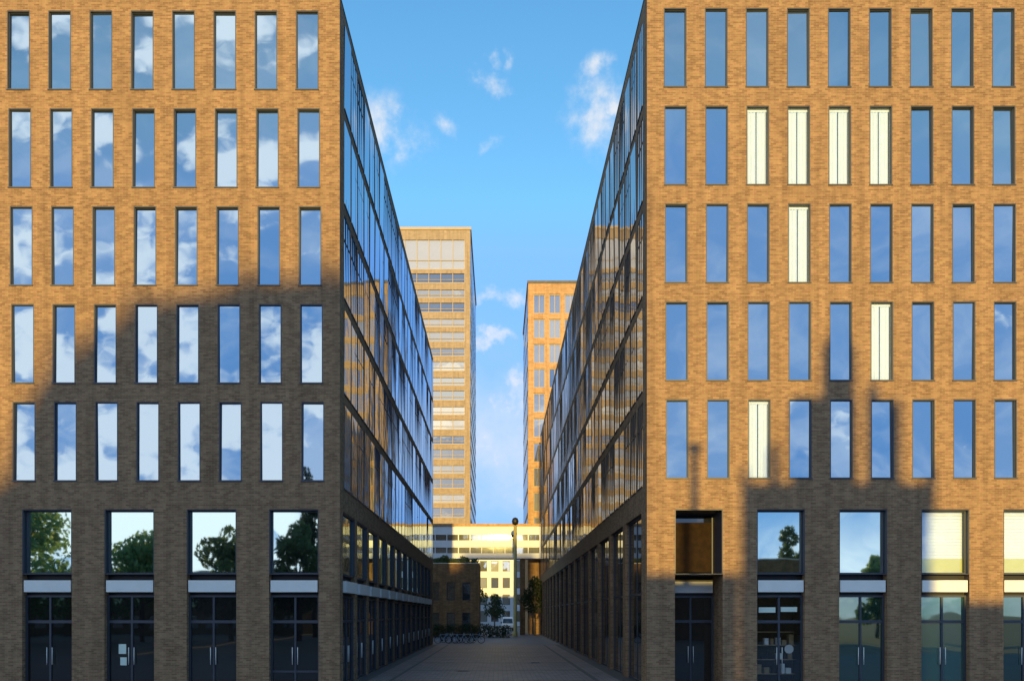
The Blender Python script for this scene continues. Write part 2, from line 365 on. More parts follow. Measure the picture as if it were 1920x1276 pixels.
# ------------------------------------------------------------------ ground-floor bays
OPT = fz(954)
def bay(parent, base, pos, rz, w, style='plain', depth=.42, door='plain', notice=False, film=False, blind=False):
    """upper window, light panel under it, glazed double door below; pos = middle of the opening at the ground"""
    loc = Vector(pos)-Vector(base)
    def put(name, mb, m, par, l=(0,0,0), off=True):
        o = mb.build(name, m, par); o.location = l; return o
    z0, z1 = fz(1076), OPT-.004
    f = MB(); ring(f, w-.008, z1-z0, .075, depth-.12, depth+.04)
    ring(f, w-.006, z1-z0+.0, .03, .01, depth-.12)
    uw = f.build('upper_window', M['frame'], parent); uw.location = loc+Vector((0,0,z0)); uw.rotation_euler = (0,0,rz)
    if rz: 
        uw.location = loc+Vector((0,0,z0))
    gm = {'plain':'glass_shop','blind':'glass_clear','wood':'glass_dark','side':'glass_shop'}[style]
    p = MB(); p.box(-w/2+.07, w/2-.07, depth-.046, depth-.034, .07, z1-z0-.07)
    pn = p.build('pane', M[gm], uw)
    if style == 'blind':
        b = MB()
        hh = z1-z0
        for i in range(14):
            za = .62+i*(hh-.7)/14
            b.quad((-w/2+.08,depth+.03,za),(w/2-.08,depth+.03,za),(w/2-.08,depth+.055,za+(hh-.7)/14-.004),(-w/2+.08,depth+.055,za+(hh-.7)/14-.004))
        b.box(-w/2+.05,w/2-.05,depth+.065,depth+.075,.05,hh-.05)
        b.build('blind', M['blind'], uw)
        q = MB(); q.box(-w/2+.08,w/2-.08,depth+.03,depth+.04,.075,.60); q.build('film', M['film'], uw)
    if style == 'wood':
        b = MB(); b.box(-w/2+.2, w/2-.09, depth-.10, depth-.05, .15, z1-z0-.35); b.build('wood_panel', M['wood'], uw)
    # light panel over the door
    b = MB(); b.box(-w/2+.05, w/2-.05, depth-.28 if style != 'wood' else depth-.16, depth+.02, fz(1109), fz(1087))
    o = b.build('door_fascia', M['panel'], parent); o.location = loc; o.rotation_euler = (0,0,rz)
    b = MB(); b.box(-w/2+.004, w/2-.004, depth+.022, depth+.06, fz(1116), fz(1076)-.002); o = b.build('transom_backing', M['dark'], parent); o.location = loc; o.rotation_euler = (0,0,rz)
    # door below
    dh = fz(1115)
    f = MB(); ring(f, w-.008, dh, .07, depth-.10, depth+.03)
    f.box(-.035,.035, depth-.08, depth+.02, .072, dh-.072)
    zt = fz(1165); f.box(-w/2+.072, -.037, depth-.075, depth+.015, zt-.05, zt+.06); f.box(.037, w/2-.072, depth-.075, depth+.015, zt-.05, zt+.06)
    if door == 'low': f.box(-w/2+.072, -.037, depth-.07, depth+.01, .55, .62); f.box(.037, w/2-.072, depth-.07, depth+.01, .55, .62)
    d = f.build('glazed_door', M['frame'], parent); d.location = loc; d.rotation_euler = (0,0,rz)
    p = MB(); p.box(-w/2+.06, w/2-.06, depth-.03, depth-.018, .06, dh-.06)
    p.build('pane', M[{'teal':'glass_teal','strip':'glass_clear'}.get(door,'glass_dark')], d)
    h = MB()
    for s in (-.10, .10): h.tube((s, depth-.13, .85), (s, depth-.13, 1.5), .014, n=8)
    h.build('handle', M['panel'], d)
    if door == 'strip':
        t = MB(); t.box(-w/2+.15, -.12, depth-.034, depth-.0305, zt+.35, zt+.55); t.box(.08, w/2-.2, depth-.034, depth-.0305, zt+.38, zt+.56); t.build('door_sign', M['paper'], d)
    if door == 'strip':
        q = MB(); z = .35
        for zz in (.45,1.0,1.55,2.05): q.box(-w/2+.12, w/2-.12, depth+.30, depth+.62, zz, zz+.03, 0)
        rnd = random.Random(5)
        for zz in (.48,1.03,1.58):
            x = -w/2+.2
            while x < w/2-.3:
                ww = rnd.uniform(.1,.22); q.box(x, x+ww, depth+.33, depth+.55, zz+.002, zz+rnd.uniform(.18,.40), rnd.choice((0,1,1,2))); x += ww+rnd.uniform(.03,.12)
        q.box(-w/2+.1, w/2-.1, depth+.66, depth+.7, .1, dh-.1, 1)
        q.tube((.50,depth+.24,1.42),(.50,depth+.29,1.42),.17,n=18,mi=2)
        q.build('display_shelf', [M['goods'], M['wood'], M['panel']], d)
    if notice:
        t = MB()
        t.box(-.52,-.24, depth-.0345, depth-.031, 1.25, 1.62); t.box(-.46,-.22, depth-.0345, depth-.031, .82, 1.12)
        t.build('notice', M['paper'], d)

# ------------------------------------------------------------------ left building
XFAR = -42.0
def build_left():
    base = (XL, 0, 0); top = fz(-8)
    root = thing('brick_office_building', 'golden brick office block left of the alley, lower storeys in shade', 'building', base)
    nrow = 5
    rows, posn = [], []
    for r in range(nrow):
        zt = fz(20 + 183.25*r); zb = zt - WH
        hs = []
        for c in range(-15, 8):
            cx = fx(34.5 + 2.6*r + 77.35*c)
            if cx < XFAR+1: continue
            hs.append((cx-WW/2, cx+WW/2)); posn.append((c, r, cx, zb))
        rows.append((zb, zt, hs))
    bays = [fx(88+154.3*k) for k in range(-8, 4)]
    bays = [b for b in bays if b > XFAR+2]
    bw = 1.86
    w = MB()
    wall(w, lambda u,z,d: (u, d, z), XFAR, XL, strips_from(rows, [(b-bw/2, b+bw/2) for b in bays], top, OPT), .46)
    # alley side
    pitch = 1.55; ncol = int((YL-1.0)/pitch)
    srows, sp = [], []
    for r in range(nrow):
        zt = fz(20 + 183.25*r); zb = zt - WH
        hs = [(.85+pitch*i, .85+pitch*i+SWW) for i in range(ncol)]
        zb -= DZ; zt = zb+SH; srows.append((zb, zt, hs)); sp += [(i, r, .85+pitch*i+SWW/2, zb) for i in range(ncol)]
    sb = [1.9+3.1*i for i in range(13)]
    sbw = 2.56
    wall(w, lambda u,z,d: (XL-d, u, z), 0, YL, strips_from(srows, [(b-sbw/2, b+sbw/2) for b in sb], top, OPT), .20)
    w.quad((XFAR,0,0),(XFAR,YL,0),(XFAR,YL,top),(XFAR,0,top)); w.quad((XFAR,YL,0),(XL,YL,0),(XL,YL,top),(XFAR,YL,top))
    w.build('wall', M['brick'], root, base)
    rf = MB(); rf.quad((XFAR,0,top-.3),(XL,0,top-.3),(XL,YL,top-.3),(XFAR,YL,top-.3)); rf.build('roof', M['roof'], root, base)
    cp = MB(); cp.box(XFAR,XL+.02,-.02,.4,top+.002,top+.06); cp.box(XL-.4,XL+.02,.402,YL,top+.002,top+.06); cp.build('coping', M['frame'], root, base)
    mass = MB()
    for c, r, cx, zb in posn:
        if c >= -1: window(root, base, (cx,0,zb), 0, WF, FD)
        else: window_into(mass, (cx,0,zb), 0, WW, WH, FD)
    mass2 = MB()
    for i, r, u, zb in sp:
        if i < 10: window(root, base, (XL,u,zb), R(90), WS, .03)
        else: window_into(mass2, (XL,u,zb), R(90), SWW, SH, .03)
    n0 = len(mass.v)
    a = mass.build('windows', [M['frame'], M['glass']], root, base); a['kind'] = 'stuff'
    a = mass2.build('windows', [M['frame'], M['glass_side']], root, base); a['kind'] = 'stuff'
    for k, b in enumerate(bays):
        j = k - (len(bays)-4)
        bay(root, base, (b,0,0), 0, bw, 'plain', .30, 'low' if j == 3 else 'plain', notice=(j == 1))
    for b in sb: bay(root, base, (XL,b,0), R(90), sbw, 'side', .16)
build_left()

# ------------------------------------------------------------------ right building
XFARR = 40.0
def build_right():
    base = (XR, 0, 0); top = fz(-21)
    root = thing('brick_office_building', 'golden brick office block right of the alley with a few cream blinds', 'building', base)
    blinds = {(2,1),(3,1),(4,1),(5,1),(3,2),(5,3),(2,4)}
    rows, posn = [], []
    for r in range(5):
        zt = fz(15 + 183.25*r); zb = zt - WH
        hs = []
        for c in range(0, 20):
            cx = fx(1266 + 1.0*r + 76.95*c)
            if cx > XFARR-1: continue
            hs.append((cx-WW/2, cx+WW/2)); posn.append((c, r, cx, zb))
        rows.append((zb, zt, hs))
    bays = [fx(1310.5+154*k) for k in range(0, 10)]
    bays = [b for b in bays if b < XFARR-2]
    bw = 1.80
    w = MB()
    wall(w, lambda u,z,d: (u, d, z), XR, XFARR, strips_from(rows, [(b-bw/2, b+bw/2) for b in bays], top, OPT), .46)
    # deep porch of the first bay
    b0 = bays[0]
    for (x0, x1) in ((b0-bw/2-.02, b0-bw/2), (b0+bw/2, b0+bw/2+.02)): w.box(x0, x1, .462, 1.5, 0, OPT)
    w.box(b0-bw/2, b0+bw/2, .462, 1.5, OPT, OPT+.02)
    pitch = 1.55; ncol = int((YR-1.0)/pitch)
    srows, sp = [], []
    for r in range(5):
        zt = fz(15 + 183.25*r); zb = zt - WH
        hs = [(.85+pitch*i, .85+pitch*i+SWR) for i in range(ncol)]
        zb -= DZ; zt = zb+SH; srows.append((zb, zt, hs)); sp += [(i, r, .85+pitch*i+SWR/2, zb) for i in range(ncol)]
    sb = [3.1+4.65*i for i in range(16)]; sbw = 3.85
    wall(w, lambda u,z,d: (XR+d, u, z), 0, YR, strips_from(srows, [(b-sbw/2, b+sbw/2) for b in sb], top, OPT), .26)
    w.quad((XFARR,0,0),(XFARR,YR,0),(XFARR,YR,top),(XFARR,0,top)); w.quad((XFARR,YR,0),(XR,YR,0),(XR,YR,top),(XFARR,YR,top))
    w.build('wall', M['brick'], root, base)
    rf = MB(); rf.quad((XFARR,0,top-.3),(XR,0,top-.3),(XR,YR,top-.3),(XFARR,YR,top-.3)); rf.build('roof', M['roof'], root, base)
    cp = MB(); cp.box(XR-.02,XFARR,-.02,.4,top+.002,top+.06); cp.box(XR-.02,XR+.4,.402,YR,top+.002,top+.06); cp.build('coping', M['frame'], root, base)
    mass, mass2 = MB(), MB()
    for c, r, cx, zb in posn:
        if c <= 9:
            window(root, base, (cx,0,zb), 0, WF, FD, (c,r) in blinds, 'window with drawn cream blind' if (c,r) in blinds else None)
        else: window_into(mass, (cx,0,zb), 0, WW, WH, FD)
    for i, r, u, zb in sp:
        if i < 9: window(root, base, (XR,u,zb), R(-90), WR, .03)
        else: window_into(mass2, (XR,u,zb), R(-90), SWR, SH, .03)
    a = mass.build('windows', [M['frame'], M['glass']], root, base); a['kind'] = 'stuff'
    a = mass2.build('windows', [M['bronze'], M['glass_right']], root, base); a['kind'] = 'stuff'
    for k, b in enumerate(bays):
        if k == 0: bay(root, base, (b,0,0), 0, bw, 'wood', 1.4)
        elif k in (3,4): bay(root, base, (b,0,0), 0, bw, 'blind', .30, 'teal')
        else: bay(root, base, (b,0,0), 0, bw, 'plain', .30, {1:'strip',2:'teal'}.get(k,'plain'))
    for b in sb:
        f = MB(); ring(f, sbw-.008, OPT-.004, .08, .14, .24); f.box(-.03,.03,.16,.22,.082,OPT-.09); f.box(-sbw/2+.086,-.032,.16,.22,3.5,3.6); f.box(.032,sbw/2-.086,.16,.22,3.5,3.6)
        o = f.build('shop_window', M['frame'], root); o.location = Vector((XR,b,0))-Vector(base); o.rotation_euler = (0,0,R(-90))
        p = MB(); p.box(-sbw/2+.07,sbw/2-.07,.185,.197,.07,OPT-.08); p.build('pane', M['glass_dark'], o)
build_right()

# ------------------------------------------------------------------ the two towers at the far end
def build_left_tower():
    k = 4.9; Y = D*k - D
    x0, x1 = -36.0, fx(882, k); top = fz(431, k); dep = 36.0
    root = thing('brick_tower', 'tall pale banded tower behind the left block with wide window strips', 'building', (x0,Y,0))
    base = (x0,Y,0)
    st = 2.69; rows = []; n = 0
    z = top - 1.1
    zs = [(top-7.2, top-1.8)]
    zz = top-7.2
    while zz - st > 12: zs.append((zz-st+.22, zz-.78 if len(zs) % 2 else zz-1.05)); zz -= st
    hole = (x0+1.2, x1-1.0)
    w = MB()
    wall(w, lambda u,zv,d: (u, Y+d, zv), x0, x1, strips_from([(a,b,[hole]) for a,b in zs], [], top, 8.0), .3)
    w.quad((x1,Y,0),(x1,Y+dep,0),(x1,Y+dep,top),(x1,Y,top)); w.quad((x0,Y,0),(x0,Y+dep,0),(x0,Y+dep,top),(x0,Y,top))
    w.quad((x0,Y+dep,0),(x1,Y+dep,0),(x1,Y+dep,top),(x0,Y+dep,top))
    w.build('wall', M['brick_tan'], root, base)
    rf = MB(); rf.box(x0-.15,x1+.15,Y-.15,Y+dep+.15,top+.002,top+.5); rf.build('roof', M['trim'], root, base)
    for a, b in zs:
        f = MB()
        wd = hole[1]-hole[0]; nb = int(wd/2.1)
        for i in range(nb+1):
            xx = hole[0]+.04+(wd-.08)*i/nb; f.box(xx-.05, xx+.05, Y-.03, Y+.24, a+.004, b-.004)
        f.box(hole[0]+.1,hole[1]-.1,Y-.06,Y+.02,a-.16,a-.003)
        f.box(hole[0]+.1,hole[1]-.1,Y+.05,Y+.2,a+(b-a)*.3,a+(b-a)*.3+.08)
        o = f.build('window_strip', M['trim'], root, base)
        p = MB()
        for i in range(nb):
            xa = hole[0]+.04+(wd-.08)*i/nb; xb = hole[0]+.04+(wd-.08)*(i+1)/nb
            t = random.uniform(-.003,.003); t2 = random.uniform(-.005,.005)
            p.quad((xa,Y+.2+t,a),(xb,Y+.2-t,a),(xb,Y+.2-t+t2,b),(xa,Y+.2+t+t2,b))
        p.build('pane', M['glass_pale'], o, base)
    # slots of windows on the flank
    m = MB()
    for a, b in zs:
        for i in range(13): m.box(x1+.002, x1+.03, Y+1.5+i*2.6, Y+3.2+i*2.6, a, b)
    o = m.build('windows', M['glass_tower'], root, base); o['kind'] = 'stuff'
build_left_tower()

def build_right_tower():
    k = 3.61; Y = D*k - D
    x0, x1 = fx(990, k), fx(990, k)+15.4; top = fz(531, k); dep = 20.0
    base = (x0,Y,0)
    root = thing('brick_tower', 'orange brick tower with a grid of pale windows behind the right block', 'building', base)
    st = 3.35; rows = []; cols = []
    for i in range(7): cols.append((x0+.75+2.1*i, x0+.75+2.1*i+1.55))
    zz = top-.7; spec = []
    while zz - st > 12: spec.append((zz-st+.0, zz-.75)); zz -= st
    w = MB()
    wall(w, lambda u,zv,d: (u, Y+d, zv), x0, x1, strips_from([(a,b,cols) for a,b in spec], [], top, 8.0), .25)
    w.quad((x0,Y,0),(x0,Y+dep,0),(x0,Y+dep,top),(x0,Y,top)); w.quad((x1,Y,0),(x1,Y+dep,0),(x1,Y+dep,top),(x1,Y,top))
    w.quad((x0,Y+dep,0),(x1,Y+dep,0),(x1,Y+dep,top),(x0,Y+dep,top))
    w.build('wall', M['brick_far'], root, base)
    rf = MB(); rf.box(x0-.1,x1+.1,Y-.1,Y+dep+.1,top+.002,top+.35); rf.build('roof', M['roof'], root, base)
    for a, b in spec:
        for ca, cb in cols:
            f = MB(); f.box(ca+.003,ca+.09,Y+.12,Y+.25,a+.003,b-.003); f.box(cb-.09,cb-.003,Y+.12,Y+.25,a+.003,b-.003)
            f.box(ca+.09,cb-.09,Y+.122,Y+.248,b-.12,b-.003); f.box((ca+cb)/2-.04,(ca+cb)/2+.04,Y+.123,Y+.246,a+.1,b-.12); f.box(ca+.09,cb-.09,Y+.122,Y+.248,a+.003,a+.1)
            o = f.build('window', M['trim'], root, base)
            t = random.uniform(-.008,.008)
            p = MB(); p.quad((ca+.08,Y+.2,a+.08),(cb-.08,Y+.2,a+.08),(cb-.08,Y+.2+t,b-.1),(ca+.08,Y+.2+t,b-.1)); p.build('pane', M['glass_warm'], o, base)
    m = MB()
    for a, b in spec:
        for i in range(8): m.box(x0-.03, x0-.002, Y+1.2+i*2.3, Y+2.6+i*2.3, a, b)
    o = m.build('windows', M['glass_tower'], root, base); o['kind'] = 'stuff'
build_right_tower()

# ------------------------------------------------------------------ link between the towers, low block, building beyond
def build_link():
    k = 3.5; Y = D*k-D
    x0, x1 = -18.0, fx(990,3.61)+2.0
    zt, zb = fz(986,k), fz(1046,k)
    base = ((x0+x1)/2, Y, zb)
    root = thing('link_bridge', 'pale two storey bridge of white bands joining both towers over the passage', 'bridge', base)
    w = MB(); h = zt-zb
    lv = [(zb+h*.16, zb+h*.34), (zb+h*.56, zb+h*.74)]
    wall(w, lambda u,zv,d: (u, Y+d, zv), x0, x1, [(zb, lv[0][0], []), (lv[0][0], lv[0][1], [(x0+.5,x1-.5)]), (lv[0][1], lv[1][0], []), (lv[1][0], lv[1][1], [(x0+.5,x1-.5)]), (lv[1][1], zt, [])], .25)
    w.quad((x0,Y,zb),(x1,Y,zb),(x1,Y+2.6,zb),(x0,Y+2.6,zb)); w.quad((x0,Y+2.6,zb),(x1,Y+2.6,zb),(x1,Y+2.6,zt),(x0,Y+2.6,zt))
    w.build('wall', M['cream'], root, base)
    rf = MB(); rf.box(x0-.05,x1+.05,Y-.12,Y+2.6,zt+.002,zt+.35); rf.build('roof', M['brick_far'], root, base)
    for a, b in lv:
        f = MB(); n = 15
        for i in range(n+1):
            xx = x0+.56+(x1-x0-1.12)*i/n; f.box(xx-.06,xx+.06,Y+.05,Y+.2,a+.003,b-.003)
        o = f.build('window_strip', M['panel'], root, base)
        p = MB(); p.quad((x0+.5,Y+.18,a),(x1-.5,Y+.18,a),(x1-.5,Y+.18,b),(x0+.5,Y+.18,b)); p.build('pane', M['glass_tower'], o, base)
    for xx in (fx(980,k), ):
        c = MB(); c.box(xx-.35,xx+.35,Y+.4,Y+1.1,0,zb-.002); c.build('pillar', M['brick_brown'], root, base)
build_link()

def build_annex():
    k = 3.25; Y = D*k-D
    x0, x1 = -17.0, fx(899,k); zt = fz(1056,k)
    base = ((x0+x1)/2,Y,0)
    root = thing('low_brick_block', 'low brown brick block with shrubs on its roof at the alley end', 'building', base)
    w = MB()
    win = [(x1-1.1-1.9*i-1.0, x1-1.1-1.9*i) for i in range(6)]
    win = sorted(win)
    wall(w, lambda u,zv,d: (u,Y+d,zv), x0, x1, [(0,.6,[]),(.6,2.9,win),(2.9,4.4,[]),(4.4,6.6,win),(6.6,zt,[])], .18)
    w.quad((x1,Y,0),(x1,Y+6,0),(x1,Y+6,zt),(x1,Y,zt)); w.quad((x0,Y,0),(x0,Y+6,0),(x0,Y+6,zt),(x0,Y,zt))
    w.build('wall', M['brick_brown'], root, base)
    r = MB(); r.quad((x0,Y,zt-.25),(x1,Y,zt-.25),(x1,Y+6,zt-.25),(x0,Y+6,zt-.25)); r.build('roof', M['roof'], root, base)
    c = MB(); c.box(x0,x1+.05,Y-.05,Y+.3,zt+.002,zt+.1); c.build('coping', M['stone'], root, base)
    for (za, zb) in ((.6,2.9),(4.4,6.6)):
        for a, b in win:
            f = MB(); f.box(a+.003,a+.07,Y+.08,Y+.17,za+.003,zb-.003); f.box(b-.07,b-.003,Y+.08,Y+.17,za+.003,zb-.003); f.box(a+.07,b-.07,Y+.082,Y+.168,zb-.08,zb-.003); f.box(a+.07,b-.07,Y+.082,Y+.168,za+.003,za+.08)
            o = f.build('window', M['frame'], root, base)
            p = MB(); p.quad((a+.06,Y+.13,za+.06),(b-.06,Y+.13,za+.06),(b-.06,Y+.13,zb-.06),(a+.06,Y+.13,zb-.06)); p.build('pane', M['glass'], o, base)
    return Y, x0, x1, zt
AY, AX0, AX1, AZ = build_annex()

def build_end():
    Y = 152.0; x0, x1, top = -34.0, 40.0, 17.6
    base = (0,Y,0)
    root = thing('cream_building', 'cream building with rows of bright windows seen through the passage', 'building', base)
    cols = [(-12+2.6*i, -12+2.6*i+1.7) for i in range(13)]
    lv = [(1.0,3.4),(4.8,7.2),(8.6,11.0),(12.4,14.8)]
    w = MB()
    s = [(0,1.0,[])]; z = 1.0
    for i,(a,b) in enumerate(lv):
        if a > z: s.append((z,a,[]))
        s.append((a,b,cols)); z = b
    s.append((z,top,[]))
    wall(w, lambda u,zv,d: (u,Y+d,zv), x0, x1, s, .2)
    w.quad((x0,Y,0),(x0,Y+14,0),(x0,Y+14,top),(x0,Y,top)); w.quad((x1,Y,0),(x1,Y+14,0),(x1,Y+14,top),(x1,Y,top))
    w.build('wall', M['cream'], root, base)
    r = MB(); r.box(x0-.3,x1+.3,Y-.3,Y+14.3,top+.002,top+.4); r.build('roof', M['roof'], root, base)
    for a, b in lv:
        for ca, cb in cols:
            f = MB(); f.box(ca+.003,ca+.09,Y+.08,Y+.19,a+.003,b-.003); f.box(cb-.09,cb-.003,Y+.08,Y+.19,a+.003,b-.003); f.box(ca+.09,cb-.09,Y+.082,Y+.188,b-.1,b-.003); f.box(ca+.09,cb-.09,Y+.082,Y+.188,a+.003,a+.1)
            o = f.build('window', M['frame'], root, base)
            p = MB(); p.quad((ca+.08,Y+.15,a+.08),(cb-.08,Y+.15,a+.08),(cb-.08,Y+.15+random.uniform(-.01,.01),b-.08),(ca+.08,Y+.15,b-.08)); p.build('pane', M['glass_tower'], o, base)
build_end()

# ------------------------------------------------------------------ plants
def leaf_cloud(mb, blobs, n, size, mi=0, flat=.0):
    """leaf-sized faces scattered through the outer half of a set of ellipsoids"""
    wts = [b[3]*b[4]*b[5] for b in blobs]
    for _ in range(n):
        cx, cy, cz, rx, ry, rz = random.choices(blobs, wts)[0]
        while True:
            v = Vector((random.uniform(-1,1), random.uniform(-1,1), random.uniform(-1,1)))
            if .35 < v.length < 1 and random.random() < v.length: break
        p = Vector((cx+v.x*rx, cy+v.y*ry, cz+v.z*rz))
        s = size*random.uniform(.6,1.4)
        rot = Euler((random.uniform(0,6.3), random.uniform(0,6.3), random.uniform(0,6.3))).to_matrix()
        a, b = rot @ Vector((s,0,0)), rot @ Vector((0,s*.6,0))
        mb.quad(p-a, p-b, p+a, p+b, mi)

def tree(name, loc, h, rad, leafm, label, group=None, n=2600, narrow=1.0, size=.16, clear=.28, seed=0):
    random.seed(seed or hash((round(loc[0]),round(loc[1]))) % 1000)
    root = thing(name, label, 'tree', loc, 0, group)
    t = MB(); zc = h*clear
    t.tube((0,0,-.05),(0.05,0,zc),h*.022,h*.017); t.tube((.05,0,zc),(0,.05,h*.8),h*.017,h*.005)
    bl = []
    for i in range(13):
        a = random.uniform(0,6.28); u = random.uniform(.05,.95)
        rr = rad*(math.sin(math.pi*min(.98,u*.85+.12)))*random.uniform(.45,.75)
        c = (rr*math.cos(a), rr*math.sin(a), zc+(h-zc)*(.12+.76*u))
        br = rad*random.uniform(.3,.5)
        bl.append((*c, br, br, br*random.uniform(.7,1.1)*narrow))
        t.tube((.03,.02,zc+(c[2]-zc)*.55), c, h*.007, h*.002, 6)
    bl.append((0,0,h-rad*.35,rad*.35,rad*.35,rad*.4*narrow))
    t.build('trunk', M['bark'], root)
    m = MB(); leaf_cloud(m, bl, n, size); m.build('crown', M[leafm], root)
    return root
# shrubs on the low block's roof
shr = MB(); random.seed(3)
leaf_cloud(shr, [(0,0,.45,.6,.5,.5),(.3,.1,.7,.4,.4,.35),(-.35,0,.35,.4,.4,.4)], 500, .1)
sst = MB()
for a in (-.25,.05,.3): sst.tube((0,0,-.02),(a,a*.3,.6),.02,.01,6)
sh0 = None
for i, (px, sc) in enumerate(((818,1.0),(833,1.3),(852,.95),(871,1.15),(889,.9))):
    x = fx(px, 3.27)
    if sh0 is None:
        sh0 = thing('roof_shrub', '', 'shrub', (x,AY+.9,AZ-.25), 0, 'shrubs on the low roof'); shr.build('foliage', M['leaf'], sh0); sst.build('stem', M['bark'], sh0); o = sh0
    else: o = copy_tree(sh0); o.location = (x,AY+.9,AZ-.25)
    o.scale = (sc,sc,sc*1.05); o.rotation_euler.z = i*1.3
    o['label'] = ('green shrub at the far left of the low block roof', 'tallest green shrub on the low brown roof', 'middle green shrub on the low block roof', 'full green shrub beside the last one on the low roof', 'smallest green shrub at the roof corner by the passage')[i]
# hedge
random.seed(11)
hm = MB()
k = 3.1; hx0, hx1 = fx(806,k), fx(955,k); hy = D*k-D
leaf_cloud(hm, [(hx0+(hx1-hx0)*(i+.5)/13, hy+random.uniform(-.15,.15), .75+random.uniform(-.15,.12), .75, .6, .85) for i in range(13)], 4200, .09)
hr = thing('hedge', 'dark clipped hedge across the end of the alley', 'hedge', ((hx0+hx1)/2,hy,0))
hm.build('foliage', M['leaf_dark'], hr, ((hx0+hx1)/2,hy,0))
hs = MB()
for i in range(14):
    xx = hx0+(hx1-hx0)*i/13; hs.tube((xx,hy,-.02),(xx+.05,hy,.9),.03,.015,6)
hs.build('stem', M['bark'], hr, ((hx0+hx1)/2,hy,0))
for i, (px, kk, h, rad, lab) in enumerate(((893,4.5,7.6,2.3,'dark round tree under the bridge beside the low brown block'),(927,4.7,6.4,2.2,'small dark tree in the middle of the passage behind the van'),(1003,3.40,7.6,1.9,'dark leafy tree added to mask the sunlit right tower foot by the mast'))):  # the last tree is added to darken the sunlit tower foot
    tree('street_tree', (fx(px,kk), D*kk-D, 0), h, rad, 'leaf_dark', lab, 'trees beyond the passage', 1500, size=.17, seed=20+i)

# ------------------------------------------------------------------ van beyond the passage
def build_van():
    k = 4.35; x, y = fx(952,k), D*k-D
    root = thing('parked_van', 'white van parked nose towards the alley beyond the bridge', 'van', (x,y,0))
    b = MB()
    prof = [(0,.35),(0,.95),(.25,1.15),(.95,2.0),(1.4,2.2),(4.6,2.25),(4.7,2.1),(4.7,.35)]
    W = .95
    for s in (-1,1): b.poly([(s*(W-(.12 if z>1.3 else 0)), yy, z) for yy, z in prof][::s])
    for i in range(len(prof)):
        (ya,za),(yb,zb) = prof[i], prof[(i+1)%len(prof)]
        wa, wb = W-(.12 if za>1.3 else 0), W-(.12 if zb>1.3 else 0)
        b.quad((-wa,ya,za),(wa,ya,za),(wb,yb,zb),(-wb,yb,zb))
    b.build('body', M['white'], root)
    g = MB(); g.quad((-.82,.30,1.22),(.82,.30,1.22),(.74,.90,1.95),(-.74,.90,1.95)); g.xform(Matrix.Translation((0,-.03,.02))); g.build('windscreen', M['glass_dark'], root)
    for s in (-1,1):
        l = MB(); l.box(s*.72-.16, s*.72+.16, -.03, .05, .72, .9); l.build('headlight', M['panel'], root)
        mi = MB(); mi.box(s*1.05-.09, s*1.05+.09, .75, .85, 1.2, 1.5); mi.tube((s*.9,.8,1.3),(s*.98,.8,1.3),.03); mi.build('mirror', M['dark'], root)
        for yy in (.85, 3.8):
            w = MB(); w.tube((s*.98,yy,.33),(s*.76,yy,.33),.33,n=18); w.build('wheel', M['rubber'], root)
    p = MB(); p.box(-.9,.9,-.06,.02,.36,.52); p.build('bumper', M['dark'], root)
    p = MB(); p.box(-.4,.4,-.02,.01,.62,.8); p.build('grille', M['dark'], root)
build_van()

